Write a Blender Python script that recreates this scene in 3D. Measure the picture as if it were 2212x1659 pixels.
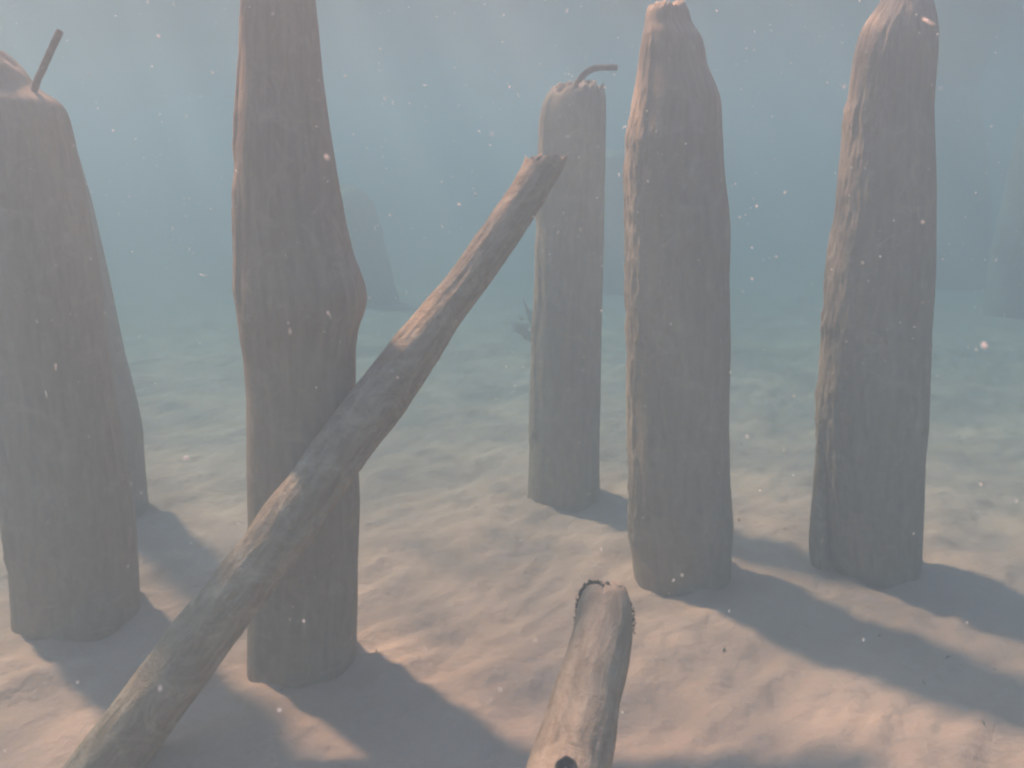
import bpy, math, random
import numpy as np
from mathutils import Vector

for o in list(bpy.data.objects):
    bpy.data.objects.remove(o)
S = bpy.context.scene
R = math.radians
random.seed(7)
rng = np.random.default_rng(7)

# ------------------------------------------------------------------ camera
CAM_H = 1.1                       # height of the lens above the sand
F = 1106.0 / math.tan(R(30.0))    # focal length in photo units (2212 wide)
CX, CY = 1106.0, 829.5
PITCH = math.atan((CY - 354.0) / F)
SP, CP = math.sin(PITCH), math.cos(PITCH)
cd = bpy.data.cameras.new('camera')
cam = bpy.data.objects.new('camera', cd)
S.collection.objects.link(cam)
cam.location = (0, 0, CAM_H)
cam.rotation_euler = (R(90) - PITCH, 0, 0)
cd.sensor_width = 36.0
cd.lens = 18.0 / math.tan(R(30.0))
cd.clip_start, cd.clip_end = 0.02, 400.0
cd.dof.use_dof = True
cd.dof.focus_distance = 2.0
cd.dof.aperture_fstop = 9.0
S.camera = cam

# ------------------------------------------------------------------ light
SUN_EL = 54.0
SUN_DX, SUN_DY = -0.71, 0.70      # towards the sun, seen from above
EXPOSURE = 2.92
w = bpy.data.worlds.new('World')
S.world = w
w.use_nodes = True
nt = w.node_tree
nt.nodes.clear()
sky = nt.nodes.new('ShaderNodeTexSky')
sky.sky_type = 'NISHITA'
sky.sun_disc = False
sky.sun_elevation = R(SUN_EL)
sky.sun_rotation = math.atan2(SUN_DX, SUN_DY)
bg = nt.nodes.new('ShaderNodeBackground')
bg.inputs['Strength'].default_value = 0.15
wo = nt.nodes.new('ShaderNodeOutputWorld')
nt.links.new(sky.outputs[0], bg.inputs[0])
nt.links.new(bg.outputs[0], wo.inputs[0])

sd = bpy.data.lights.new('sun', 'SUN')
sd.energy = 3.8
sd.angle = R(3.4)
sd.color = (1.0, 0.50, 0.34)
sun = bpy.data.objects.new('sun', sd)
S.collection.objects.link(sun)
_d = Vector((SUN_DX, SUN_DY, 0)).normalized() * math.cos(R(SUN_EL)) + Vector((0, 0, math.sin(R(SUN_EL))))
sun.rotation_euler = _d.to_track_quat('Z', 'Y').to_euler()

S.view_settings.view_transform = 'Standard'
S.view_settings.look = 'None'
S.view_settings.exposure = EXPOSURE
S.view_settings.gamma = 1.0
S.view_settings.use_white_balance = True          # the camera's underwater white balance
S.view_settings.white_balance_temperature = 8100
S.view_settings.white_balance_tint = 47
S.cycles.use_denoising = True
S.cycles.volume_bounces = 2
S.cycles.max_bounces = 6
S.cycles.diffuse_bounces = 2
S.cycles.glossy_bounces = 2
S.cycles.transparent_max_bounces = 16
S.cycles.sample_clamp_indirect = 4.0
S.cycles.filter_width = 2.3

# ------------------------------------------------------------------ helpers
_perm = rng.permutation(256)
_perm = np.concatenate([_perm, _perm, _perm])
_val = rng.random(256) * 2 - 1


def vnoise(p):
    """smooth value noise of an N x 3 array, -1..1"""
    p = np.asarray(p, float)
    i = np.floor(p).astype(int)
    f = p - i
    f = f * f * f * (f * (f * 6 - 15) + 10)
    i &= 255
    out = 0
    for dx in (0, 1):
        wx = f[:, 0] if dx else 1 - f[:, 0]
        for dy in (0, 1):
            wy = f[:, 1] if dy else 1 - f[:, 1]
            for dz in (0, 1):
                wz = f[:, 2] if dz else 1 - f[:, 2]
                h = _perm[_perm[_perm[(i[:, 0] + dx) & 255] + ((i[:, 1] + dy) & 255)] + ((i[:, 2] + dz) & 255)]
                out = out + wx * wy * wz * _val[h]
    return out


def fbm(p, n=4):
    a, s, t = 1.0, 0.0, 0.0
    p = np.asarray(p, float)
    for k in range(n):
        s = s + a * vnoise(p * 2 ** k + 17.3 * k)
        t += a
        a *= 0.5
    return s / t


def sstep(a, b, x):
    t = np.clip((x - a) / (b - a), 0, 1)
    return t * t * (3 - 2 * t)


def ray(x, y):
    """direction of a photo pixel, scaled so that its depth along the lens axis is 1"""
    u, v = (x - CX) / F, (y - CY) / F
    return np.array([u, CP - v * SP, -(SP + v * CP)])


def at_depth(x, y, z):
    return np.array([0, 0, CAM_H]) + ray(x, y) * z


def on_sand(x, y):
    d = ray(x, y)
    return np.array([0, 0, CAM_H]) + d * (CAM_H / -d[2])


def at_plane(x, y, Y):
    d = ray(x, y)
    return np.array([0, 0, CAM_H]) + d * (Y / d[1]), Y / d[1]


def mesh_obj(name, verts, faces, mat, parent=None, loc=(0, 0, 0), grain=None, smooth=True, dark_end=0):
    me = bpy.data.meshes.new(name)
    v = np.asarray(verts, float) - np.asarray(loc, float)
    me.from_pydata(v.tolist(), [], faces if isinstance(faces, list) else faces.tolist())
    if grain is not None:
        a = me.attributes.new('grain', 'FLOAT_VECTOR', 'POINT')
        a.data.foreach_set('vector', np.asarray(grain, np.float32).ravel())
    me.materials.append(mat)
    if dark_end:                                 # inside of the broken end, coloured darker than the wood around it
        me.materials.append(M_dark_end)
        mi = np.zeros(len(me.polygons), np.int32)
        mi[-5 * dark_end:] = 1
        me.polygons.foreach_set('material_index', mi)
    if smooth:
        me.polygons.foreach_set('use_smooth', [True] * len(me.polygons))
    me.update()
    o = bpy.data.objects.new(name, me)
    S.collection.objects.link(o)
    o.location = loc
    if parent is not None:
        o.parent = parent
        o.location = np.asarray(loc, float) - np.asarray(parent.location)
    return o


def tag(o, label=None, cat=None, group=None, kind=None):
    if label: o['label'] = label
    if cat: o['category'] = cat
    if group: o['group'] = group
    if kind: o['kind'] = kind
    return o


def grid_faces(nr, ns):
    """faces of nr rings of ns vertices, joined round"""
    r = np.arange(nr - 1)[:, None] * ns
    s = np.arange(ns)[None, :]
    t = (s + 1) % ns
    return np.stack([r + s, r + t, r + ns + t, r + ns + s], -1).reshape(-1, 4)


def tube(axis, rad, ns=168, step=0.008, seed=0.0, lump=0.016, groove=0.006, horizontal=False, cap_rough=0.02,
         cap_bulge=0.25, slabs=(), hollow=False, top_tilt=(0, 0), flat=1.0, shag=0.09, fade=0.10, freq=1.0, crust=0.007):
    """weathered round timber along a polyline: axis N x 3 from foot to head, rad N.
    slabs: (angle0, angle1, s0, s1, rise): strips of harder wood standing proud of the rest."""
    axis = np.asarray(axis, float)
    rad = np.asarray(rad, float)
    seg = np.r_[0, np.cumsum(np.linalg.norm(np.diff(axis, axis=0), axis=1))]
    L = seg[-1]
    n = max(8, int(L / step))
    s = np.linspace(0, L, n)
    C = np.stack([np.interp(s, seg, axis[:, k]) for k in range(3)], 1)
    k = np.array([1, 2, 3, 2, 1.0]); k /= k.sum()
    def smooth(q):
        qp = np.pad(q, (2, 2), mode='edge')
        return np.convolve(qp, k, 'valid')
    for it in range(3):
        C = np.stack([smooth(C[:, j]) for j in range(3)], 1)
    r = np.interp(s, seg, rad)
    r = smooth(r)
    T = np.gradient(C, axis=0)
    T /= np.linalg.norm(T, axis=1)[:, None]
    if horizontal:
        A = np.tile([1.0, 0, 0], (n, 1))
        B = np.tile([0, 1.0, 0], (n, 1))
    else:
        A = np.cross(T, [0, 0, 1.0]); A /= np.linalg.norm(A, axis=1)[:, None]
        B = np.cross(T, A)
    a = np.linspace(0, 2 * math.pi, ns, endpoint=False)
    SS, AA = np.meshgrid(s, a, indexing='ij')
    ca, sa = np.cos(AA).ravel(), np.sin(AA).ravel()
    ss = SS.ravel()
    mr = rad.mean()
    q = np.stack([ca * 1.1, sa * 1.1, ss * 2.2 * freq + seed * 9.1], 1)
    d = lump * fbm(q, 3)
    q2 = np.stack([ca * 5.5 + seed, sa * 5.5, ss * 3.2 * freq + seed * 3], 1)
    g = fbm(q2, 3)
    d += groove * (-np.abs(g) * 1.6 + 0.4)
    q3 = np.stack([ca * 14 + seed, sa * 14, ss * 9 * freq + seed], 1)
    d += groove * 0.35 * vnoise(q3)
    q4 = np.stack([ca * 3.0, sa * 3.0, ss * 14 * freq + seed * 5], 1)
    d += groove * 0.45 * fbm(q4, 3)
    q5 = np.stack([ca * 20 + seed, sa * 20, ss * 45 * freq + seed], 1)
    d += crust * np.maximum(0, fbm(q5, 2) + 0.25 + 0.6 * g)
    g2 = fbm(np.stack([ca * 14 + seed, sa * 14, ss * 12 + seed * 3], 1), 4)
    for (a0, a1, s0, s1, rise) in slabs:
        wob = 0.22 * fbm(np.stack([ss * 5 + a0 * 3, ss * 0 + seed, ss * 0], 1), 4)
        aa = (AA.ravel() - a0 + math.pi) % (2 * math.pi) - math.pi + a0 + wob
        m = sstep(a0, a0 + 0.05, aa) * (1 - sstep(a1 - 0.05, a1, aa))
        m *= sstep(s0, s0 + 0.07, ss + 0.1 * wob) * (1 - sstep(s1 - 0.07, s1, ss + 0.1 * wob))
        d += rise * m + m * shag * (-np.abs(g2) + 0.3)
    rr = (r[:, None] * np.ones(ns)).ravel() * (1 + d)
    Cf = np.repeat(C, ns, 0); Af = np.repeat(A, ns, 0); Bf = np.repeat(B, ns, 0)
    V = Cf + Af * (rr * ca)[:, None] + Bf * (rr * sa * flat)[:, None]
    G = np.stack([ca * mr, sa * mr, ss], 1)
    # ragged head
    top = V[-ns:]
    jag = cap_rough * (fbm(np.stack([np.cos(a) * 2.5 + seed, np.sin(a) * 2.5, a * 0 + seed * 2], 1), 3)
                       + 0.6 * vnoise(np.stack([np.cos(a) * 9, np.sin(a) * 9, a * 0 + seed], 1)))
    fine = jag - cap_rough * 0.8 * fbm(np.stack([np.cos(a) * 1.6 + seed, np.sin(a) * 1.6, a * 0 + seed * 2], 1), 2)
    jag = jag - fine + top_tilt[0] * np.cos(a) + top_tilt[1] * np.sin(a)
    Tt = T[-1]
    depth = np.arange(n)[::-1]
    for kk in range(n):                     # let the jag fade in over the last few rings
        wgt = max(0.0, 1 - (n - 1 - kk) * (L / n) / fade)
        if wgt > 0:
            wf = max(0.0, 1 - (n - 1 - kk) * (L / n) / 0.022)
            V[kk * ns:(kk + 1) * ns] += Tt * (jag * wgt ** 1.5 + fine * wf)[:, None]
    rings = [V]; gr = [G]
    rim = V[-ns:].copy()
    ctr = rim.mean(0)
    prof = [(0.93, 0.25), (0.80, 0.55), (0.6, 0.8), (0.4, 0.93), (0.2, 1.0), (0.04, 1.0)]
    for (sc, up) in prof:
        bul = cap_bulge * up * r[-1] * (1 if not hollow else -1)
        P = ctr + (rim - ctr) * sc + Tt * bul
        nz = fbm(np.stack([np.cos(a) * 3 * sc, np.sin(a) * 3 * sc, a * 0 + seed + 5], 1), 3) * cap_rough * 1.1
        nz += vnoise(np.stack([np.cos(a) * 12 * sc, np.sin(a) * 12 * sc, a * 0 + seed + 9], 1)) * cap_rough * 0.5
        P = P + Tt * (nz * (1 if sc > 0.1 else 0.2))[:, None]
        rings.append(P)
        gr.append(np.stack([np.cos(a) * mr * sc, np.sin(a) * mr * sc, a * 0 + L + (1 - sc) * 0.03], 1))
    V = np.concatenate(rings); G = np.concatenate(gr)
    return V, grid_faces(n + len(prof), ns), G


T_ = (1 + 5 ** .5) / 2
ICO = np.array([(0, 11, 5), (0, 5, 1), (0, 1, 7), (0, 7, 10), (0, 10, 11), (1, 5, 9), (5, 11, 4), (11, 10, 2), (10, 7, 6), (7, 1, 8), (3, 9, 4), (3, 4, 2), (3, 2, 6), (3, 6, 8), (3, 8, 9), (4, 9, 5), (2, 4, 11), (6, 2, 10), (8, 6, 7), (9, 8, 1)])

# ------------------------------------------------------------------ materials
def new_mat(name):
    m = bpy.data.materials.new(name)
    m.use_nodes = True
    return m, m.node_tree, m.node_tree.nodes['Principled BSDF']


def wood_mat(name, dark, mid, pale, silt, silt_amt, bump=0.35):
    m, t, b = new_mat(name)
    N = t.nodes.new; Lk = t.links.new
    at = N('ShaderNodeAttribute'); at.attribute_name = 'grain'
    mp = N('ShaderNodeMapping'); mp.inputs['Scale'].default_value = (60, 60, 9)
    Lk(at.outputs['Vector'], mp.inputs['Vector'])
    n1 = N('ShaderNodeTexNoise'); n1.inputs['Scale'].default_value = 1.0; n1.inputs['Detail'].default_value = 6
    n1.inputs['Roughness'].default_value = 0.65; n1.inputs['Distortion'].default_value = 0.6
    Lk(mp.outputs[0], n1.inputs['Vector'])
    r1 = N('ShaderNodeValToRGB')
    e = r1.color_ramp.elements
    e[0].position = 0.33; e[0].color = (*dark, 1)
    e[1].position = 0.72; e[1].color = (*pale, 1)
    x = e.new(0.52); x.color = (*mid, 1)
    Lk(n1.outputs['Fac'], r1.inputs[0])
    n2 = N('ShaderNodeTexNoise'); n2.inputs['Scale'].default_value = 14; n2.inputs['Detail'].default_value = 7
    n2.inputs['Roughness'].default_value = 0.78; n2.inputs['Distortion'].default_value = 1.2
    Lk(at.outputs['Vector'], n2.inputs['Vector'])
    r2 = N('ShaderNodeValToRGB')
    r2.color_ramp.elements[0].position = 0.58 - 0.3 * silt_amt; r2.color_ramp.elements[0].color = (0, 0, 0, 1)
    r2.color_ramp.elements[1].position = 0.90 - 0.3 * silt_amt; r2.color_ramp.elements[1].color = (1, 1, 1, 1)
    Lk(n2.outputs['Fac'], r2.inputs[0])
    mx = N('ShaderNodeMix'); mx.data_type = 'RGBA'
    mx.inputs['B'].default_value = (*silt, 1)
    Lk(r2.outputs['Color'], mx.inputs['Factor']); Lk(r1.outputs['Color'], mx.inputs['A'])
    Lk(mx.outputs['Result'], b.inputs['Base Color'])
    b.inputs['Roughness'].default_value = 0.9
    b.inputs['Specular IOR Level'].default_value = 0.1
    n3 = N('ShaderNodeTexNoise'); n3.inputs['Scale'].default_value = 70; n3.inputs['Detail'].default_value = 6
    n3.inputs['Roughness'].default_value = 0.7
    Lk(at.outputs['Vector'], n3.inputs['Vector'])
    ad = N('ShaderNodeMath'); ad.operation = 'MULTIPLY_ADD'; ad.inputs[1].default_value = 0.8
    Lk(n1.outputs['Fac'], ad.inputs[0]); Lk(n3.outputs['Fac'], ad.inputs[2])
    bp = N('ShaderNodeBump'); bp.inputs['Strength'].default_value = bump; bp.inputs['Distance'].default_value = 0.012
    Lk(ad.outputs[0], bp.inputs['Height']); Lk(bp.outputs[0], b.inputs['Normal'])
    return m


M_pile = wood_mat('pile_wood', (0.30, 0.20, 0.148), (0.36, 0.245, 0.18), (0.43, 0.295, 0.22), (0.54, 0.385, 0.30), 0.26, 0.3)
M_log = wood_mat('log_wood', (0.28, 0.18, 0.122), (0.38, 0.25, 0.172), (0.52, 0.35, 0.25), (0.68, 0.49, 0.37), 0.42, 0.8)
M_stump = wood_mat('stump_wood', (0.27, 0.18, 0.128), (0.36, 0.24, 0.17), (0.47, 0.315, 0.225), (0.58, 0.40, 0.29), 0.5, 0.5)

M_dark_end = wood_mat('dark_end_wood', (0.03, 0.022, 0.017), (0.06, 0.042, 0.032), (0.15, 0.10, 0.075), (0.22, 0.15, 0.11), 0.2, 0.9)
M_iron, t, b = new_mat('rusty_iron')
b.inputs['Roughness'].default_value = 0.9
tc = t.nodes.new('ShaderNodeTexCoord'); n = t.nodes.new('ShaderNodeTexNoise'); n.inputs['Scale'].default_value = 60
rp = t.nodes.new('ShaderNodeValToRGB')
rp.color_ramp.elements[0].position = 0.35; rp.color_ramp.elements[0].color = (0.05, 0.032, 0.024, 1)
rp.color_ramp.elements[1].position = 0.7; rp.color_ramp.elements[1].color = (0.17, 0.11, 0.08, 1)
t.links.new(tc.outputs['Object'], n.inputs['Vector']); t.links.new(n.outputs['Fac'], rp.inputs[0])
t.links.new(rp.outputs[0], b.inputs['Base Color'])

M_algae, t, b = new_mat('dark_algae')
b.inputs['Base Color'].default_value = (0.035, 0.033, 0.03, 1); b.inputs['Roughness'].default_value = 0.95
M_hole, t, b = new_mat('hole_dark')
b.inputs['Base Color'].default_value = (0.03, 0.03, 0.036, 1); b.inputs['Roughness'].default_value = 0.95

M_sand, t, b = new_mat('sand')
N = t.nodes.new; Lk = t.links.new
tc = N('ShaderNodeTexCoord')
n1 = N('ShaderNodeTexNoise'); n1.inputs['Scale'].default_value = 4.5; n1.inputs['Detail'].default_value = 8; n1.inputs['Roughness'].default_value = 0.6
n2 = N('ShaderNodeTexNoise'); n2.inputs['Scale'].default_value = 420; n2.inputs['Detail'].default_value = 3
Lk(tc.outputs['Object'], n1.inputs['Vector']); Lk(tc.outputs['Object'], n2.inputs['Vector'])
r1 = N('ShaderNodeValToRGB')
r1.color_ramp.elements[0].position = 0.3; r1.color_ramp.elements[0].color = (0.48, 0.268, 0.20, 1)
r1.color_ramp.elements[1].position = 0.7; r1.color_ramp.elements[1].color = (0.56, 0.318, 0.242, 1)
Lk(n1.outputs['Fac'], r1.inputs[0])
mx = N('ShaderNodeMix'); mx.data_type = 'RGBA'; mx.blend_type = 'OVERLAY'; mx.inputs['Factor'].default_value = 0.35
Lk(r1.outputs[0], mx.inputs['A']); Lk(n2.outputs['Color'], mx.inputs['B'])
n2.inputs['Roughness'].default_value = 0.6
bw = N('ShaderNodeRGBToBW'); Lk(n2.outputs['Color'], bw.inputs[0]); Lk(bw.outputs[0], mx.inputs['B'])
Lk(mx.outputs['Result'], b.inputs['Base Color'])
b.inputs['Roughness'].default_value = 0.95; b.inputs['Specular IOR Level'].default_value = 0.1
n3 = N('ShaderNodeTexNoise'); n3.inputs['Scale'].default_value = 38; n3.inputs['Detail'].default_value = 7
Lk(tc.outputs['Object'], n3.inputs['Vector'])
bp = N('ShaderNodeBump'); bp.inputs['Strength'].default_value = 0.5; bp.inputs['Distance'].default_value = 0.02
Lk(n3.outputs['Fac'], bp.inputs['Height']); Lk(bp.outputs[0], b.inputs['Normal'])

M_debris, t, b = new_mat('plant_litter')
b.inputs['Base Color'].default_value = (0.06, 0.05, 0.04, 1); b.inputs['Roughness'].default_value = 0.95

M_speck = bpy.data.materials.new('sediment_speck'); M_speck.use_nodes = True
t = M_speck.node_tree; t.nodes.clear()
o_ = t.nodes.new('ShaderNodeOutputMaterial'); di = t.nodes.new('ShaderNodeBsdfDiffuse'); tr = t.nodes.new('ShaderNodeBsdfTranslucent')
mxs = t.nodes.new('ShaderNodeMixShader'); mxs.inputs[0].default_value = 0.6
di.inputs[0].default_value = (0.9, 0.88, 0.85, 1); tr.inputs[0].default_value = (0.95, 0.92, 0.9, 1)
t.links.new(di.outputs[0], mxs.inputs[1]); t.links.new(tr.outputs[0], mxs.inputs[2]); t.links.new(mxs.outputs[0], o_.inputs[0])

# water surface seen from below: mirror beyond the critical angle, see-through inside it; light dapples are painted into its transparency
M_water = bpy.data.materials.new('water_painted_caustics'); M_water.use_nodes = True
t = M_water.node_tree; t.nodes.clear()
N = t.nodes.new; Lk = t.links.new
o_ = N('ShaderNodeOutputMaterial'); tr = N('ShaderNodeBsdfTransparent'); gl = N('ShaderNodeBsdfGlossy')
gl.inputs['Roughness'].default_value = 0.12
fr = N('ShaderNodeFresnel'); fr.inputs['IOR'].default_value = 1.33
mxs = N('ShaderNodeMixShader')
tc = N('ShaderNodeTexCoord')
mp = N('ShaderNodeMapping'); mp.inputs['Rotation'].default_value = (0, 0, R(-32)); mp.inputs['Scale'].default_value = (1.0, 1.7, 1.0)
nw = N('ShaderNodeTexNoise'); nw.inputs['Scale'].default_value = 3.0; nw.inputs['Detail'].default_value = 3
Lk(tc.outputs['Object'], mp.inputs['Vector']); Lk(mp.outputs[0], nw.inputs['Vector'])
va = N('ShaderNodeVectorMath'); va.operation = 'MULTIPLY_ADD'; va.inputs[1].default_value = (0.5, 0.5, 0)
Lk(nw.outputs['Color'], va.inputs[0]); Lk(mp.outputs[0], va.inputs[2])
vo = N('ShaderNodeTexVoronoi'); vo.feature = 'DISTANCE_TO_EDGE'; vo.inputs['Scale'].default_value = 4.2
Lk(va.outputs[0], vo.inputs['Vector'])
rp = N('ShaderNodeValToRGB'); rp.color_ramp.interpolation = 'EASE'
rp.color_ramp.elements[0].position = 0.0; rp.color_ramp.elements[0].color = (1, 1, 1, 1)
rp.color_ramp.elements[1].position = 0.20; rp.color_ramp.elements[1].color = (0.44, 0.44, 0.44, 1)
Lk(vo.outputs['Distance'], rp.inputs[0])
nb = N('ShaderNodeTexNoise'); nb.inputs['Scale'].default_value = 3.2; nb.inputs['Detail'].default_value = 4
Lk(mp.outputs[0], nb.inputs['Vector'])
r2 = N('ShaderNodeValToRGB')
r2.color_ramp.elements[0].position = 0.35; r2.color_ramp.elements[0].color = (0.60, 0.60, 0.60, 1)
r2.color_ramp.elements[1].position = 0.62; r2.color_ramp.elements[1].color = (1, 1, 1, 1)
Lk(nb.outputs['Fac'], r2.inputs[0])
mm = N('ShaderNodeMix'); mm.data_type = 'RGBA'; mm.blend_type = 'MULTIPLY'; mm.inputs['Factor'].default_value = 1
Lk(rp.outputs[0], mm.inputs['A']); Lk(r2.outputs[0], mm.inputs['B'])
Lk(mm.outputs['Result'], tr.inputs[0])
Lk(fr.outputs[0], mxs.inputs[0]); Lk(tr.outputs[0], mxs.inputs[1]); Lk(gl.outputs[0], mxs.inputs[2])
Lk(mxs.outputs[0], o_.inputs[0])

# ------------------------------------------------------------------ setting: sand, water, water surface
def axis_coords(lo_f, hi_f, fine, lo, hi, coarse_n):
    a = np.arange(lo_f, hi_f, fine)
    up = hi_f + (hi - hi_f) * (np.linspace(0, 1, coarse_n + 1)[1:] ** 2.2)
    dn = lo_f - (lo_f - lo) * (np.linspace(0, 1, coarse_n + 1)[1:] ** 2.2)
    return np.r_[dn[::-1], a, up]


def sand_height(X, Y):
    x, y = X.ravel(), Y.ravel()
    z0 = np.zeros_like(x)
    wp = np.stack([x * 0.9, y * 0.9, z0], 1)
    wx = fbm(wp, 2); wy = fbm(wp + 31, 2)
    # crests run from lower left to upper right of the view
    u = x * 0.80 - y * 0.60 + 0.10 * wx
    v = x * 0.60 + y * 0.80 + 0.12 * wy
    h = 0.021 * fbm(np.stack([u * 5.6, v * 3.0, z0], 1), 3)
    rip = np.sin(2 * math.pi * (u / 0.105 + 0.9 * fbm(np.stack([u * 2, v * 2.2, z0 + 4], 1), 2)))
    h += 0.0034 * rip * (0.5 + 0.5 * fbm(np.stack([x * 1.3, y * 1.3, z0 + 9], 1), 2))
    h += 0.009 * fbm(np.stack([u * 17, v * 9, z0], 1), 3)
    h += 0.004 * fbm(np.stack([x * 34, y * 34, z0], 1), 2)
    h += 0.035 * vnoise(np.stack([x * 0.5, y * 0.5, z0 + 2], 1))
    return h.reshape(X.shape)


FEET = []           # (x, y, r) of the piles: the current scours a shallow bowl and heaps a rim


def build_sand():
    xs = axis_coords(-3.0, 3.2, 0.013, -44, 44, 60)
    ys = axis_coords(0.9, 5.4, 0.013, -6, 60, 60)
    X, Y = np.meshgrid(xs, ys)
    fade = np.exp(-np.maximum(0, np.hypot(X, Y - 3) - 6) / 6)
    Z = sand_height(X, Y) * np.maximum(fade, 0.15)
    for (fx, fy, fr_) in FEET:
        d = np.hypot(X - fx, Y - fy) / fr_
        ang = np.arctan2(Y - fy, X - fx)
        wob = np.sin(ang * 3 + fx * 11) * 0.5 + np.sin(ang * 7 + fy * 5) * 0.3
        Z += (0.002 + 0.011 * wob) * np.exp(-((d - 1.08) / 0.28) ** 2)
        Z += 0.016 * np.exp(-((d - 2.1) / 0.5) ** 2) * (0.6 + 0.6 * np.sin(np.arctan2(Y - fy, X - fx) * 2 + fx * 7))
    nx, ny = len(xs), len(ys)
    V = np.stack([X.ravel(), Y.ravel(), Z.ravel()], 1)
    i = np.arange(ny - 1)[:, None] * nx
    j = np.arange(nx - 1)[None, :]
    Fc = np.stack([i + j, i + j + 1, i + nx + j + 1, i + nx + j], -1).reshape(-1, 4)
    o = mesh_obj('sand', V, Fc, M_sand)
    tag(o, kind='structure')


WATER_Z = 1.72


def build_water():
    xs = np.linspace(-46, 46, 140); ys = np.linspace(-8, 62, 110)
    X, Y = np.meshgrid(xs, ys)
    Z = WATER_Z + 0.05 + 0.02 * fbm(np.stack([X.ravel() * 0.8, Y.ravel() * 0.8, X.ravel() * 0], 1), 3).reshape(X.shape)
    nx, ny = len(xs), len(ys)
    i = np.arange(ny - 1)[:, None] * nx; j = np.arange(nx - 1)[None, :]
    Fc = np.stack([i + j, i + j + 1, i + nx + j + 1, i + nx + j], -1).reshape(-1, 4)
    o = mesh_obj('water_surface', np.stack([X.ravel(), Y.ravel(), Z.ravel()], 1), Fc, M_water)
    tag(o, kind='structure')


def build_haze():
    x0, x1, y0, y1, z0, z1 = -45, 45, -7, 61, -1.2, WATER_Z
    V = [(x0, y0, z0), (x1, y0, z0), (x1, y1, z0), (x0, y1, z0), (x0, y0, z1), (x1, y0, z1), (x1, y1, z1), (x0, y1, z1)]
    Fc = [(3, 2, 1, 0), (4, 5, 6, 7), (0, 1, 5, 4), (1, 2, 6, 5), (2, 3, 7, 6), (3, 0, 4, 7)]
    m = bpy.data.materials.new('murky_water'); m.use_nodes = True
    t = m.node_tree; t.nodes.clear()
    o_ = t.nodes.new('ShaderNodeOutputMaterial')
    pv = t.nodes.new('ShaderNodeVolumePrincipled')
    pv.inputs['Density Attribute'].default_value = ''
    pv.inputs['Color Attribute'].default_value = ''
    pv.inputs['Temperature Attribute'].default_value = ''
    D = 1.0
    ss = np.array([0.078, 0.113, 0.129])      # scattering per metre
    sa = np.array([0.475, 0.212, 0.172])       # absorption per metre: red goes first
    c = ss / D
    ab = (1 - sa / (D * (1 - c))) ** 2
    pv.inputs['Density'].default_value = D
    pv.inputs['Color'].default_value = (*c, 1)
    pv.inputs['Absorption Color'].default_value = (*ab, 1)
    pv.inputs['Anisotropy'].default_value = 0.28
    t.links.new(pv.outputs[0], o_.inputs['Volume'])
    o = mesh_obj('haze', V, Fc, m, smooth=False)
    tag(o, kind='stuff')


# ------------------------------------------------------------------ the piles
def pile(name, left, right, base_y, label, group, seed, mat=M_pile, extra_top=None, base_x=None, **kw):
    """left / right: (y, x) outline in photo units; the pile stands on the sand at its foot and is round in plan"""
    left = np.array(sorted(left), float); right = np.array(sorted(right), float)
    bx = 0.5 * (left[-1, 1] + right[-1, 1])
    foot = on_sand(bx, base_y)
    zc = CAM_H / -ray(bx, base_y)[2]
    r0 = 0.5 * (right[-1, 1] - left[-1, 1]) * zc / F
    Y = foot[1] + r0 * 1.0
    ys = np.unique(np.r_[np.linspace(left[0, 0], base_y, 60), left[:, 0], right[:, 0]])
    ys = ys[ys <= base_y][::-1]
    ax, rd = [], []
    for y in ys:
        xl = np.interp(y, left[:, 0], left[:, 1]); xr = np.interp(y, right[:, 0], right[:, 1])
        P, z = at_plane(0.5 * (xl + xr), y, Y)
        ax.append(P); rd.append(0.5 * (xr - xl) * z / F)
    low = np.array(ax[0]); low[2] = -0.35
    ax = [low] + ax; rd = [rd[0] * 1.03] + rd
    V, Fc, G = tube(ax, rd, horizontal=True, seed=seed, **kw)
    loc = (ax[1][0], Y, 0)
    o = mesh_obj(name, V, Fc, mat, loc=loc, grain=G)
    tag(o, label, 'wooden pile', group)
    FEET.append((ax[1][0], Y, r0))
    return o, Y


def rod(parent, pts, r, seed=0.0, name='iron_rod', mat=None):
    V, Fc, G = tube(pts, [r] * len(pts), ns=24, step=0.003, seed=seed, lump=0.30, groove=0.22, cap_rough=0.003, freq=12, crust=0.10)
    return mesh_obj(name, V, Fc, mat or M_iron, parent=parent, loc=tuple(np.asarray(pts[0], float)), grain=G)


GRP = 'old wooden piles standing in the sand'
PI = math.pi
# broad pile at the left edge of the view
p1, Y1 = pile('wooden_pile',
     [(118, -62), (150, -64), (200, -60), (600, -28), (880, 0), (930, 6), (1060, 20), (1200, 35), (1400, 48)],
     [(118, 8), (135, 34), (160, 55), (190, 70), (202, 86), (207, 110), (222, 128), (255, 140), (290, 149), (430, 178), (600, 207), (700, 217), (810, 230), (1010, 262), (1110, 281), (1395, 300)],
     1395, 'broad wooden pile at the left edge with a straight iron rod on top', GRP, 1.0,
     cap_rough=0.03, slabs=[(3.0, 4.2, 0.5, 1.7, 0.02)])
pile('wooden_pile',
     [(225, 20), (600, 100), (1000, 150), (1125, 160)],
     [(225, 112), (290, 150), (430, 191), (600, 230), (760, 262), (860, 287), (930, 302), (1010, 307), (1060, 311), (1125, 318)],
     1135, 'wooden pile almost hidden behind the broad left pile, only its right side showing', GRP, 1.7)
a, _ = at_plane(62, 232, Y1 - 0.02); b_, _ = at_plane(78, 180, Y1 - 0.02); c_, _ = at_plane(100, 132, Y1 - 0.02); d_, _ = at_plane(131, 64, Y1 - 0.02)
rod(p1, [a, b_, c_, d_], 0.0068, 1.5)

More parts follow.
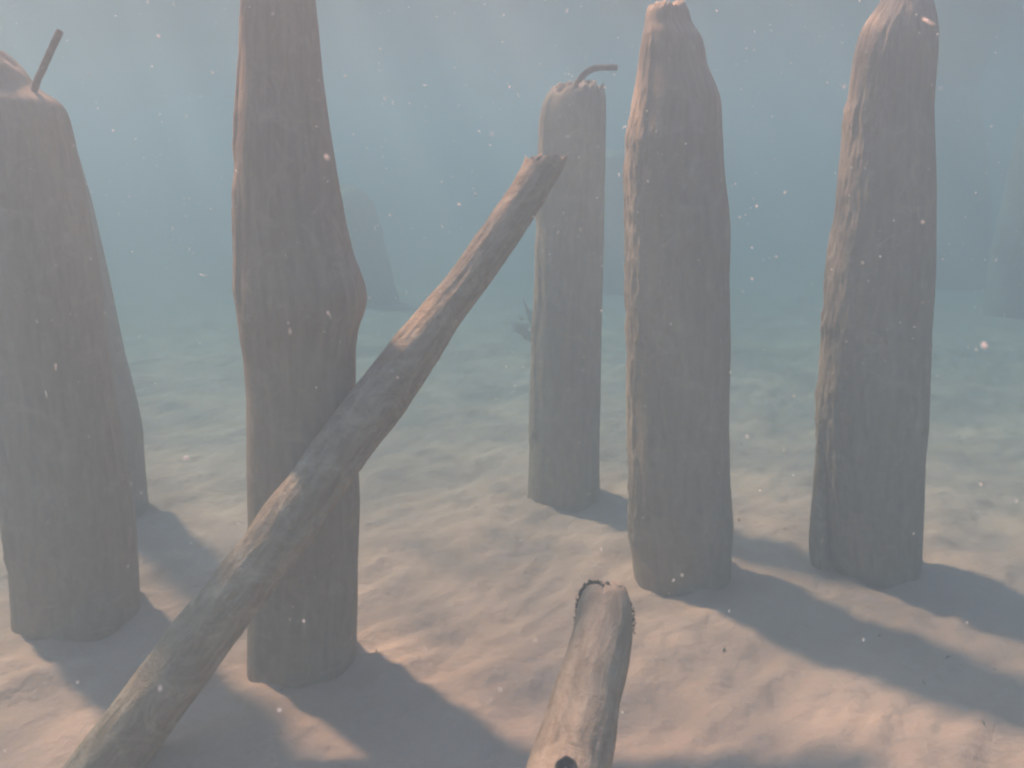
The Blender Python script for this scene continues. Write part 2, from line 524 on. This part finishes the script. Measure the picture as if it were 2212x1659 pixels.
# knotted pile
p2, Y2 = pile('wooden_pile',
     [(-105, 533), (0, 525), (100, 524), (240, 515), (320, 511), (450, 513), (560, 516), (650, 517), (720, 522), (760, 530), (860, 537), (1000, 538),
      (1100, 540), (1200, 540), (1350, 537), (1490, 537)],
     [(-105, 667), (0, 680), (70, 688), (170, 697), (280, 712), (380, 728), (490, 748), (560, 765), (610, 786), (650, 793), (680, 786), (710, 772),
      (760, 767), (830, 766), (1020, 773), (1100, 776), (1200, 772), (1300, 770), (1490, 768)],
     1490, 'knotted wooden pile crossed by the slanting log, bulging halfway up', GRP, 2.0,
     slabs=[(3.0, 3.75, 1.15, 1.45, 0.03), (2.9, 3.6, 1.42, 1.80, 0.03), (3.5, 4.1, 1.62, 2.1, 0.02)])

# pile with the bent rod
p3, Y3 = pile('wooden_pile',
     [(190, 1196), (205, 1184), (225, 1174), (255, 1169), (290, 1167), (400, 1165), (450, 1160), (600, 1159), (720, 1152), (800, 1150), (900, 1146), (1020, 1142), (1085, 1138)],
     [(190, 1306), (205, 1309), (250, 1309), (380, 1307), (500, 1305), (600, 1302), (720, 1298), (850, 1297), (950, 1294), (1040, 1294), (1085, 1297)],
     1090, 'short slim wooden pile with a bent iron rod on its flat top', GRP, 3.0, cap_rough=0.028, cap_bulge=0.12,
     slabs=[(3.0, 3.8, 1.25, 1.75, 0.04), (2.9, 3.6, 0.5, 1.25, 0.035)])
pts = [at_plane(x, y, Y3 - 0.01)[0] for (x, y) in [(1238, 215), (1246, 186), (1256, 166), (1270, 153), (1288, 146), (1310, 145), (1334, 147)]]
rod(p3, pts, 0.0088, 3.3)

# pile with the pointed, stepped head
p4, Y4 = pile('wooden_pile',
     [(10, 1402), (22, 1396), (40, 1394), (100, 1388), (170, 1380), (240, 1368), (300, 1356), (380, 1352), (520, 1354), (620, 1353), (740, 1355), (900, 1360), (1000, 1360),
      (1150, 1362), (1240, 1370), (1280, 1376)],
     [(10, 1484), (45, 1491), (62, 1497), (68, 1510), (100, 1520), (140, 1525), (185, 1545), (215, 1555), (290, 1558), (370, 1562), (440, 1570), (500, 1575), (600, 1572),
      (760, 1575), (900, 1572), (1030, 1574), (1130, 1582), (1180, 1578), (1280, 1576)],
     1285, 'thick wooden pile with a narrowed broken head that steps down on its right side', GRP, 4.0, cap_rough=0.012, cap_bulge=0.05,
     step=0.006, slabs=[(3.0, 3.95, 1.45, 1.80, 0.035), (2.9, 3.75, 0.95, 1.5, 0.025), (3.0, 3.6, 0.4, 1.0, 0.02)])

# pile on the right with a split side
p5, Y5 = pile('wooden_pile',
     [(-75, 1922), (0, 1908), (20, 1893), (35, 1880), (60, 1865), (110, 1850), (190, 1840), (260, 1830), (360, 1818), (450, 1810), (540, 1797), (650, 1787), (760, 1778), (880, 1770),
      (980, 1770), (1080, 1775), (1180, 1785), (1270, 1795)],
     [(-75, 2004), (0, 2012), (70, 2021), (150, 2016), (230, 2009), (400, 2013), (580, 2012), (700, 2004), (830, 1999), (910, 1995), (990, 1988), (1110, 1985), (1270, 1982)],
     1270, 'leaning wooden pile on the right with a split slab along its left foot', GRP, 5.0,
     slabs=[(3.1, 4.2, 1.5, 2.2, 0.03), (3.0, 3.95, 1.0, 1.65, 0.03), (3.0, 3.8, 0.4, 1.1, 0.025)])
pts, rr = [], []
for (x, y, wd) in [(1773, 1238, 22), (1769, 1215, 38), (1768, 1160, 38), (1772, 1080, 34), (1776, 1000, 30), (1780, 900, 26), (1788, 800, 16)]:
    P, z = at_plane(x, y, Y5 - 0.02)
    pts.append(P); rr.append(0.5 * wd * z / F)
V, Fc, G = tube(pts, rr, horizontal=True, seed=5.5, ns=40, lump=0.12, groove=0.06, cap_rough=0.01)
mesh_obj('split_slab', V, Fc, M_log, parent=p5, loc=tuple(pts[0]), grain=G)

# far piles fading into the water
GF = 'distant piles fading into the murk'
def far(left, right, by, label, seed, lump=0.06, crust=0.02):
    return pile('wooden_pile', left, right, by, label, GF, seed, ns=64, step=0.03, lump=lump, crust=crust)
far([(400, 728), (425, 705), (560, 705), (690, 715)], [(400, 765), (412, 785), (440, 803), (480, 815), (560, 838), (640, 855), (690, 862)], 664,
    'faint ragged pile far off, showing past the right side of the knotted pile', 6.0, lump=0.22, crust=0.10)
far([(330, 1286), (480, 1284), (640, 1282)], [(330, 1378), (480, 1390), (640, 1398)], 640,
    'faint distant pile seen in the gap beside the pile with the bent rod', 7.0)
far([(130, 1985), (300, 1985), (600, 1975)], [(130, 2085), (200, 2105), (350, 2128), (600, 2138)], 620,  # added pile shape, stands in for a shaft of shade in the water
    'faint pile shape added for the band of shade beside the leaning right pile', 8.0)
far([(240, 2212), (300, 2200), (450, 2172), (560, 2150), (680, 2138)], [(240, 2300), (450, 2320), (680, 2330)], 704,
    'distant pile cut off by the right edge of the view', 9.0)

# ------------------------------------------------------------------ slanting log
ctr = [(30, 1905, 140), (277, 1589, 136), (350, 1492, 133), (423, 1395, 130), (500, 1295, 124), (563, 1212, 121), (598, 1165, 127), (625, 1121, 128), (664, 1072, 118), (740, 965, 117), (816, 867, 117),
       (870, 793, 108), (902, 748, 104), (940, 697, 90), (991, 633, 82), (1038, 568, 83), (1085, 500, 80), (1120, 448, 78), (1150, 400, 78), (1170, 364, 82), (1184, 332, 82)]
zA, zB = 1.745, 1.94
yA, yB = 1120.0, 335.0
ax, rd = [], []
for (x, y, wd) in ctr:
    iz = 1 / zA + (1 / zB - 1 / zA) * (yA - y) / (yA - yB)
    z = 1 / iz
    ax.append(at_depth(x, y, z)); rd.append(0.5 * wd * z / F)
e = ax[0] + (ax[0] - ax[2]) * 0.5
ax = [e] + ax; rd = [rd[0]] + rd
V, Fc, G = tube(ax, rd, seed=11.0, ns=80, step=0.008, lump=0.10, groove=0.05, cap_rough=0.012, cap_bulge=1.2, hollow=True, top_tilt=(0.0, 0.034), fade=0.14, freq=1.7, crust=0.015)
lg = mesh_obj('slanting_log', V, Fc, M_log, dark_end=80, loc=(ax[1][0], ax[1][1], 0), grain=G)
tag(lg, 'long slender log slanting up from the lower left across the knotted pile, its end hollow', 'log')

# ------------------------------------------------------------------ short leaning stump in front
ctr = [(1190, 1800, 190, 1.17), (1232, 1650, 172, 1.25), (1250, 1585, 160, 1.275), (1267, 1503, 144, 1.315), (1289, 1435, 137, 1.345), (1304, 1365, 126, 1.375), (1306, 1320, 116, 1.395), (1305, 1290, 104, 1.407), (1304, 1272, 92, 1.415)]
ax, rd = [], []
for (x, y, wd, z) in ctr:
    ax.append(at_depth(x, y, z)); rd.append(0.5 * wd * z / F)
e = ax[0] + (ax[0] - ax[2]) * 1.1
ax = [e] + ax; rd = [rd[0] * 1.02] + rd
V, Fc, G = tube(ax, rd, seed=13.0, ns=110, step=0.005, lump=0.06, groove=0.015, cap_rough=0.005, cap_bulge=0.45, top_tilt=(0.004, 0.012), fade=0.05, freq=2, crust=0.01)
st = mesh_obj('leaning_stump', V, Fc, M_stump, loc=(ax[0][0], ax[0][1], 0), grain=G)
tag(st, 'short pale leaning stump in the foreground with a dark weedy rim', 'stump')
# weedy rim: a ragged dark growth hugging the rear edge of the head, with small tufts
def weedy_rim():
    Tt = (ax[-1] - ax[-4]); Tt /= np.linalg.norm(Tt)
    A = np.array([1.0, 0, 0]); A = A - Tt * A.dot(Tt); A /= np.linalg.norm(A)
    B = np.cross(Tt, A)
    vs, fs = [], []
    pxl = [(1239, 1388, 1.375), (1242, 1345, 1.39), (1246, 1312, 1.40), (1250, 1288, 1.405), (1260, 1270, 1.41), (1278, 1259, 1.41), (1294, 1262, 1.405), (1305, 1272, 1.395), (1325, 1273, 1.395),
           (1342, 1281, 1.40), (1355, 1298, 1.405), (1364, 1318, 1.40), (1369, 1345, 1.385), (1370, 1372, 1.375)]
    P = [at_depth(*q) for q in pxl]
    wdt = [4, 8, 10, 11, 13, 14, 16, 19, 17, 14, 12, 11, 9, 5]
    path = np.array(P)
    rr = np.random.default_rng(8)
    iv = np.array([(-1, T_, 0), (1, T_, 0), (-1, -T_, 0), (1, -T_, 0), (0, -1, T_), (0, 1, T_), (0, -1, -T_), (0, 1, -T_), (T_, 0, -1), (T_, 0, 1), (-T_, 0, -1), (-T_, 0, 1)], float) / 1.9
    n0 = 0
    for k in range(200):
        u_ = rr.random() * (len(P) - 1); j_ = int(u_)
        q = path[j_] + (path[j_ + 1] - path[j_]) * (u_ - j_)
        wd = np.interp(u_, range(len(wdt)), wdt) * 1.41 / F
        q = q + rr.normal(0, 0.28, 3) * wd
        sc = wd * rr.uniform(0.12, 0.32) * rr.uniform(0.6, 1.4, 3)
        vs.append(iv * sc * rr.uniform(0.8, 1.2, (12, 1)) + q); fs.append(np.c_[ICO, ICO[:, 2]] + n0); n0 += 12
    rs = random.Random(3)
    for k in range(90):
        i = rs.random() * (len(P) - 1); j = int(i); q = path[j] + (path[j + 1] - path[j]) * (i - j)
        out = np.array([rs.uniform(-1, 1), rs.uniform(-1, 1), rs.uniform(-.3, 1)]); out /= np.linalg.norm(out)
        L = rs.uniform(0.003, 0.013); s_ = np.cross(out, [0.3, 0.8, 0.2]); s_ /= np.linalg.norm(s_); s2 = np.cross(out, s_)
        bw_ = 0.0008
        tri = np.array([q + s_ * bw_, q - s_ * bw_ * .5 + s2 * bw_, q - s_ * bw_ * .5 - s2 * bw_, q + out * L])
        vs.append(tri)
        fs.append(np.array([[0, 1, 3, 3], [1, 2, 3, 3], [2, 0, 3, 3]]) + n0); n0 += 4
    V = np.concatenate(vs)
    Fl = []
    for f in np.concatenate(fs).tolist():
        Fl.append(f if f[2] != f[3] else f[:3])
    return mesh_obj('weedy_rim', V, Fl, M_algae, parent=st, loc=tuple(P[0]))
weedy_rim()
# the hole low on the stump: a shallow dark plug sunk in a raised lip
def hole():
    Pc = at_depth(1222, 1657, 1.25 - 0.069)
    n_ = np.array([0, 0, CAM_H]) - Pc; n_ = n_ / np.linalg.norm(n_); n_[2] += 0.25; n_ /= np.linalg.norm(n_)
    A = np.cross([0, 0, 1.0], n_); A /= np.linalg.norm(A); B = np.cross(n_, A)
    ns = 28
    V, Fl = [], []
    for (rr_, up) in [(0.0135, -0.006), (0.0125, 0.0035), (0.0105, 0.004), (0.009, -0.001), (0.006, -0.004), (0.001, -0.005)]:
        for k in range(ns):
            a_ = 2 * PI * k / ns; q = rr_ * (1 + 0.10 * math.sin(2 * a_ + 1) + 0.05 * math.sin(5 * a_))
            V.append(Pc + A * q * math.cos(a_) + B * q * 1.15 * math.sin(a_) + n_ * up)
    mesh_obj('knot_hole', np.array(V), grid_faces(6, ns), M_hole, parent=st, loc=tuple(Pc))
hole()

# ------------------------------------------------------------------ sunken branch far behind the pile with the bent rod
def branch():
    z = 5.3
    tr_ = [at_depth(*q) for q in [(1185, 748, z), (1160, 728, z), (1140, 712, z), (1122, 706, z), (1106, 700, z)]]
    v, f, g = tube(tr_, [0.05, 0.055, 0.05, 0.035, 0.012], ns=18, step=0.01, seed=31, lump=0.4, groove=0.3, freq=4)
    r0 = mesh_obj('sunken_branch', v, f, M_pile, loc=tuple(tr_[0]), grain=g)
    tag(r0, 'small dark broken branch lying on the sand behind the pile with the bent rod', 'branch')
    for tw in ([(1152, 720), (1146, 690), (1138, 665), (1131, 645)], [(1145, 715), (1150, 690), (1147, 668)], [(1130, 708), (1118, 712), (1104, 716)], [(1140, 705), (1128, 690), (1122, 682)]):
        p = [at_depth(x, y, z) for (x, y) in tw]
        v, f, g = tube(p, np.linspace(0.018, 0.006, len(p)), ns=10, step=0.01, seed=tw[0][0], lump=0.4, groove=0.3, freq=8)
        mesh_obj('twig', v, f, M_pile, parent=r0, loc=tuple(p[0]), grain=g)
branch()

# ------------------------------------------------------------------ litter on the sand and specks in the water
def litter():
    vs, fs, n0 = [], [], 0
    rs = np.random.default_rng(5)
    for k in range(200):
        x, y = rs.uniform(-2.6, 2.8), rs.uniform(0.9, 5.2)
        z = sand_height(np.array([[x]]), np.array([[y]]))[0, 0] + 0.003
        a_ = rs.normal(0.9, 0.5); L = min(0.012, abs(rs.normal(0.004, 0.004)) + 0.002); wd = rs.uniform(0.0012, 0.0035)
        c, s_ = math.cos(a_), math.sin(a_)
        loc = np.array([[-L, 0, 0], [0, wd, .001], [L, wd * .4, 0.002], [L * .2, -wd, .001], [0, 0, wd]])
        loc[2, 2] += rs.uniform(0, .004)
        P = np.stack([x + loc[:, 0] * c - loc[:, 1] * s_, y + loc[:, 0] * s_ + loc[:, 1] * c, z + loc[:, 2]], 1)
        vs.append(P); fs += [[n0, n0 + 1, n0 + 4], [n0 + 1, n0 + 2, n0 + 4], [n0 + 2, n0 + 3, n0 + 4], [n0 + 3, n0, n0 + 4], [n0, n0 + 3, n0 + 2, n0 + 1]]
        n0 += 5
    o = mesh_obj('plant_litter', np.concatenate(vs), fs, M_debris)
    tag(o, kind='stuff')


def specks():
    ico = []
    t_ = (1 + 5 ** .5) / 2
    iv = np.array([(-1, t_, 0), (1, t_, 0), (-1, -t_, 0), (1, -t_, 0), (0, -1, t_), (0, 1, t_), (0, -1, -t_), (0, 1, -t_), (t_, 0, -1), (t_, 0, 1), (-t_, 0, -1), (-t_, 0, 1)], float)
    iv /= np.linalg.norm(iv[0])
    fi = np.array([(0, 11, 5), (0, 5, 1), (0, 1, 7), (0, 7, 10), (0, 10, 11), (1, 5, 9), (5, 11, 4), (11, 10, 2), (10, 7, 6), (7, 1, 8), (3, 9, 4), (3, 4, 2), (3, 2, 6), (3, 6, 8), (3, 8, 9), (4, 9, 5), (2, 4, 11), (6, 2, 10), (8, 6, 7), (9, 8, 1)])
    rs = np.random.default_rng(12)
    vs, fs, n0 = [], [], 0
    k = 0
    while k < 3800:
        P = np.array([rs.uniform(-1.9, 1.9), rs.uniform(0.42, 2.8), rs.uniform(0.15, 1.9)])
        if rs.random() > sstep(0.45, 1.0, P[2]) * 0.9 + 0.1:
            continue
        s_ = 0.00055 + 0.0008 * rs.random() ** 3.0
        s_ *= rs.uniform(0.6, 1.2)
        if rs.random() < 0.06:
            s_ *= 1.8
        sc = s_ * np.array([rs.uniform(.7, 1.1), rs.uniform(.7, 1.1), rs.uniform(.9, 1.9)])
        if rs.random() < 0.12:
            sc = sc * np.array([0.6, 0.6, 3.0])      # fibres and flakes
        a_ = rs.normal(0.3, .5)
        v = iv * sc
        v = np.stack([v[:, 0] * math.cos(a_) - v[:, 2] * math.sin(a_), v[:, 1], v[:, 0] * math.sin(a_) + v[:, 2] * math.cos(a_)], 1) + P
        vs.append(v); fs.append(fi + n0); n0 += 12; k += 1
    o = mesh_obj('suspended_sediment', np.concatenate(vs), np.concatenate(fs), M_speck)
    tag(o, kind='stuff')


build_sand()
litter()
specks()
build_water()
build_haze()
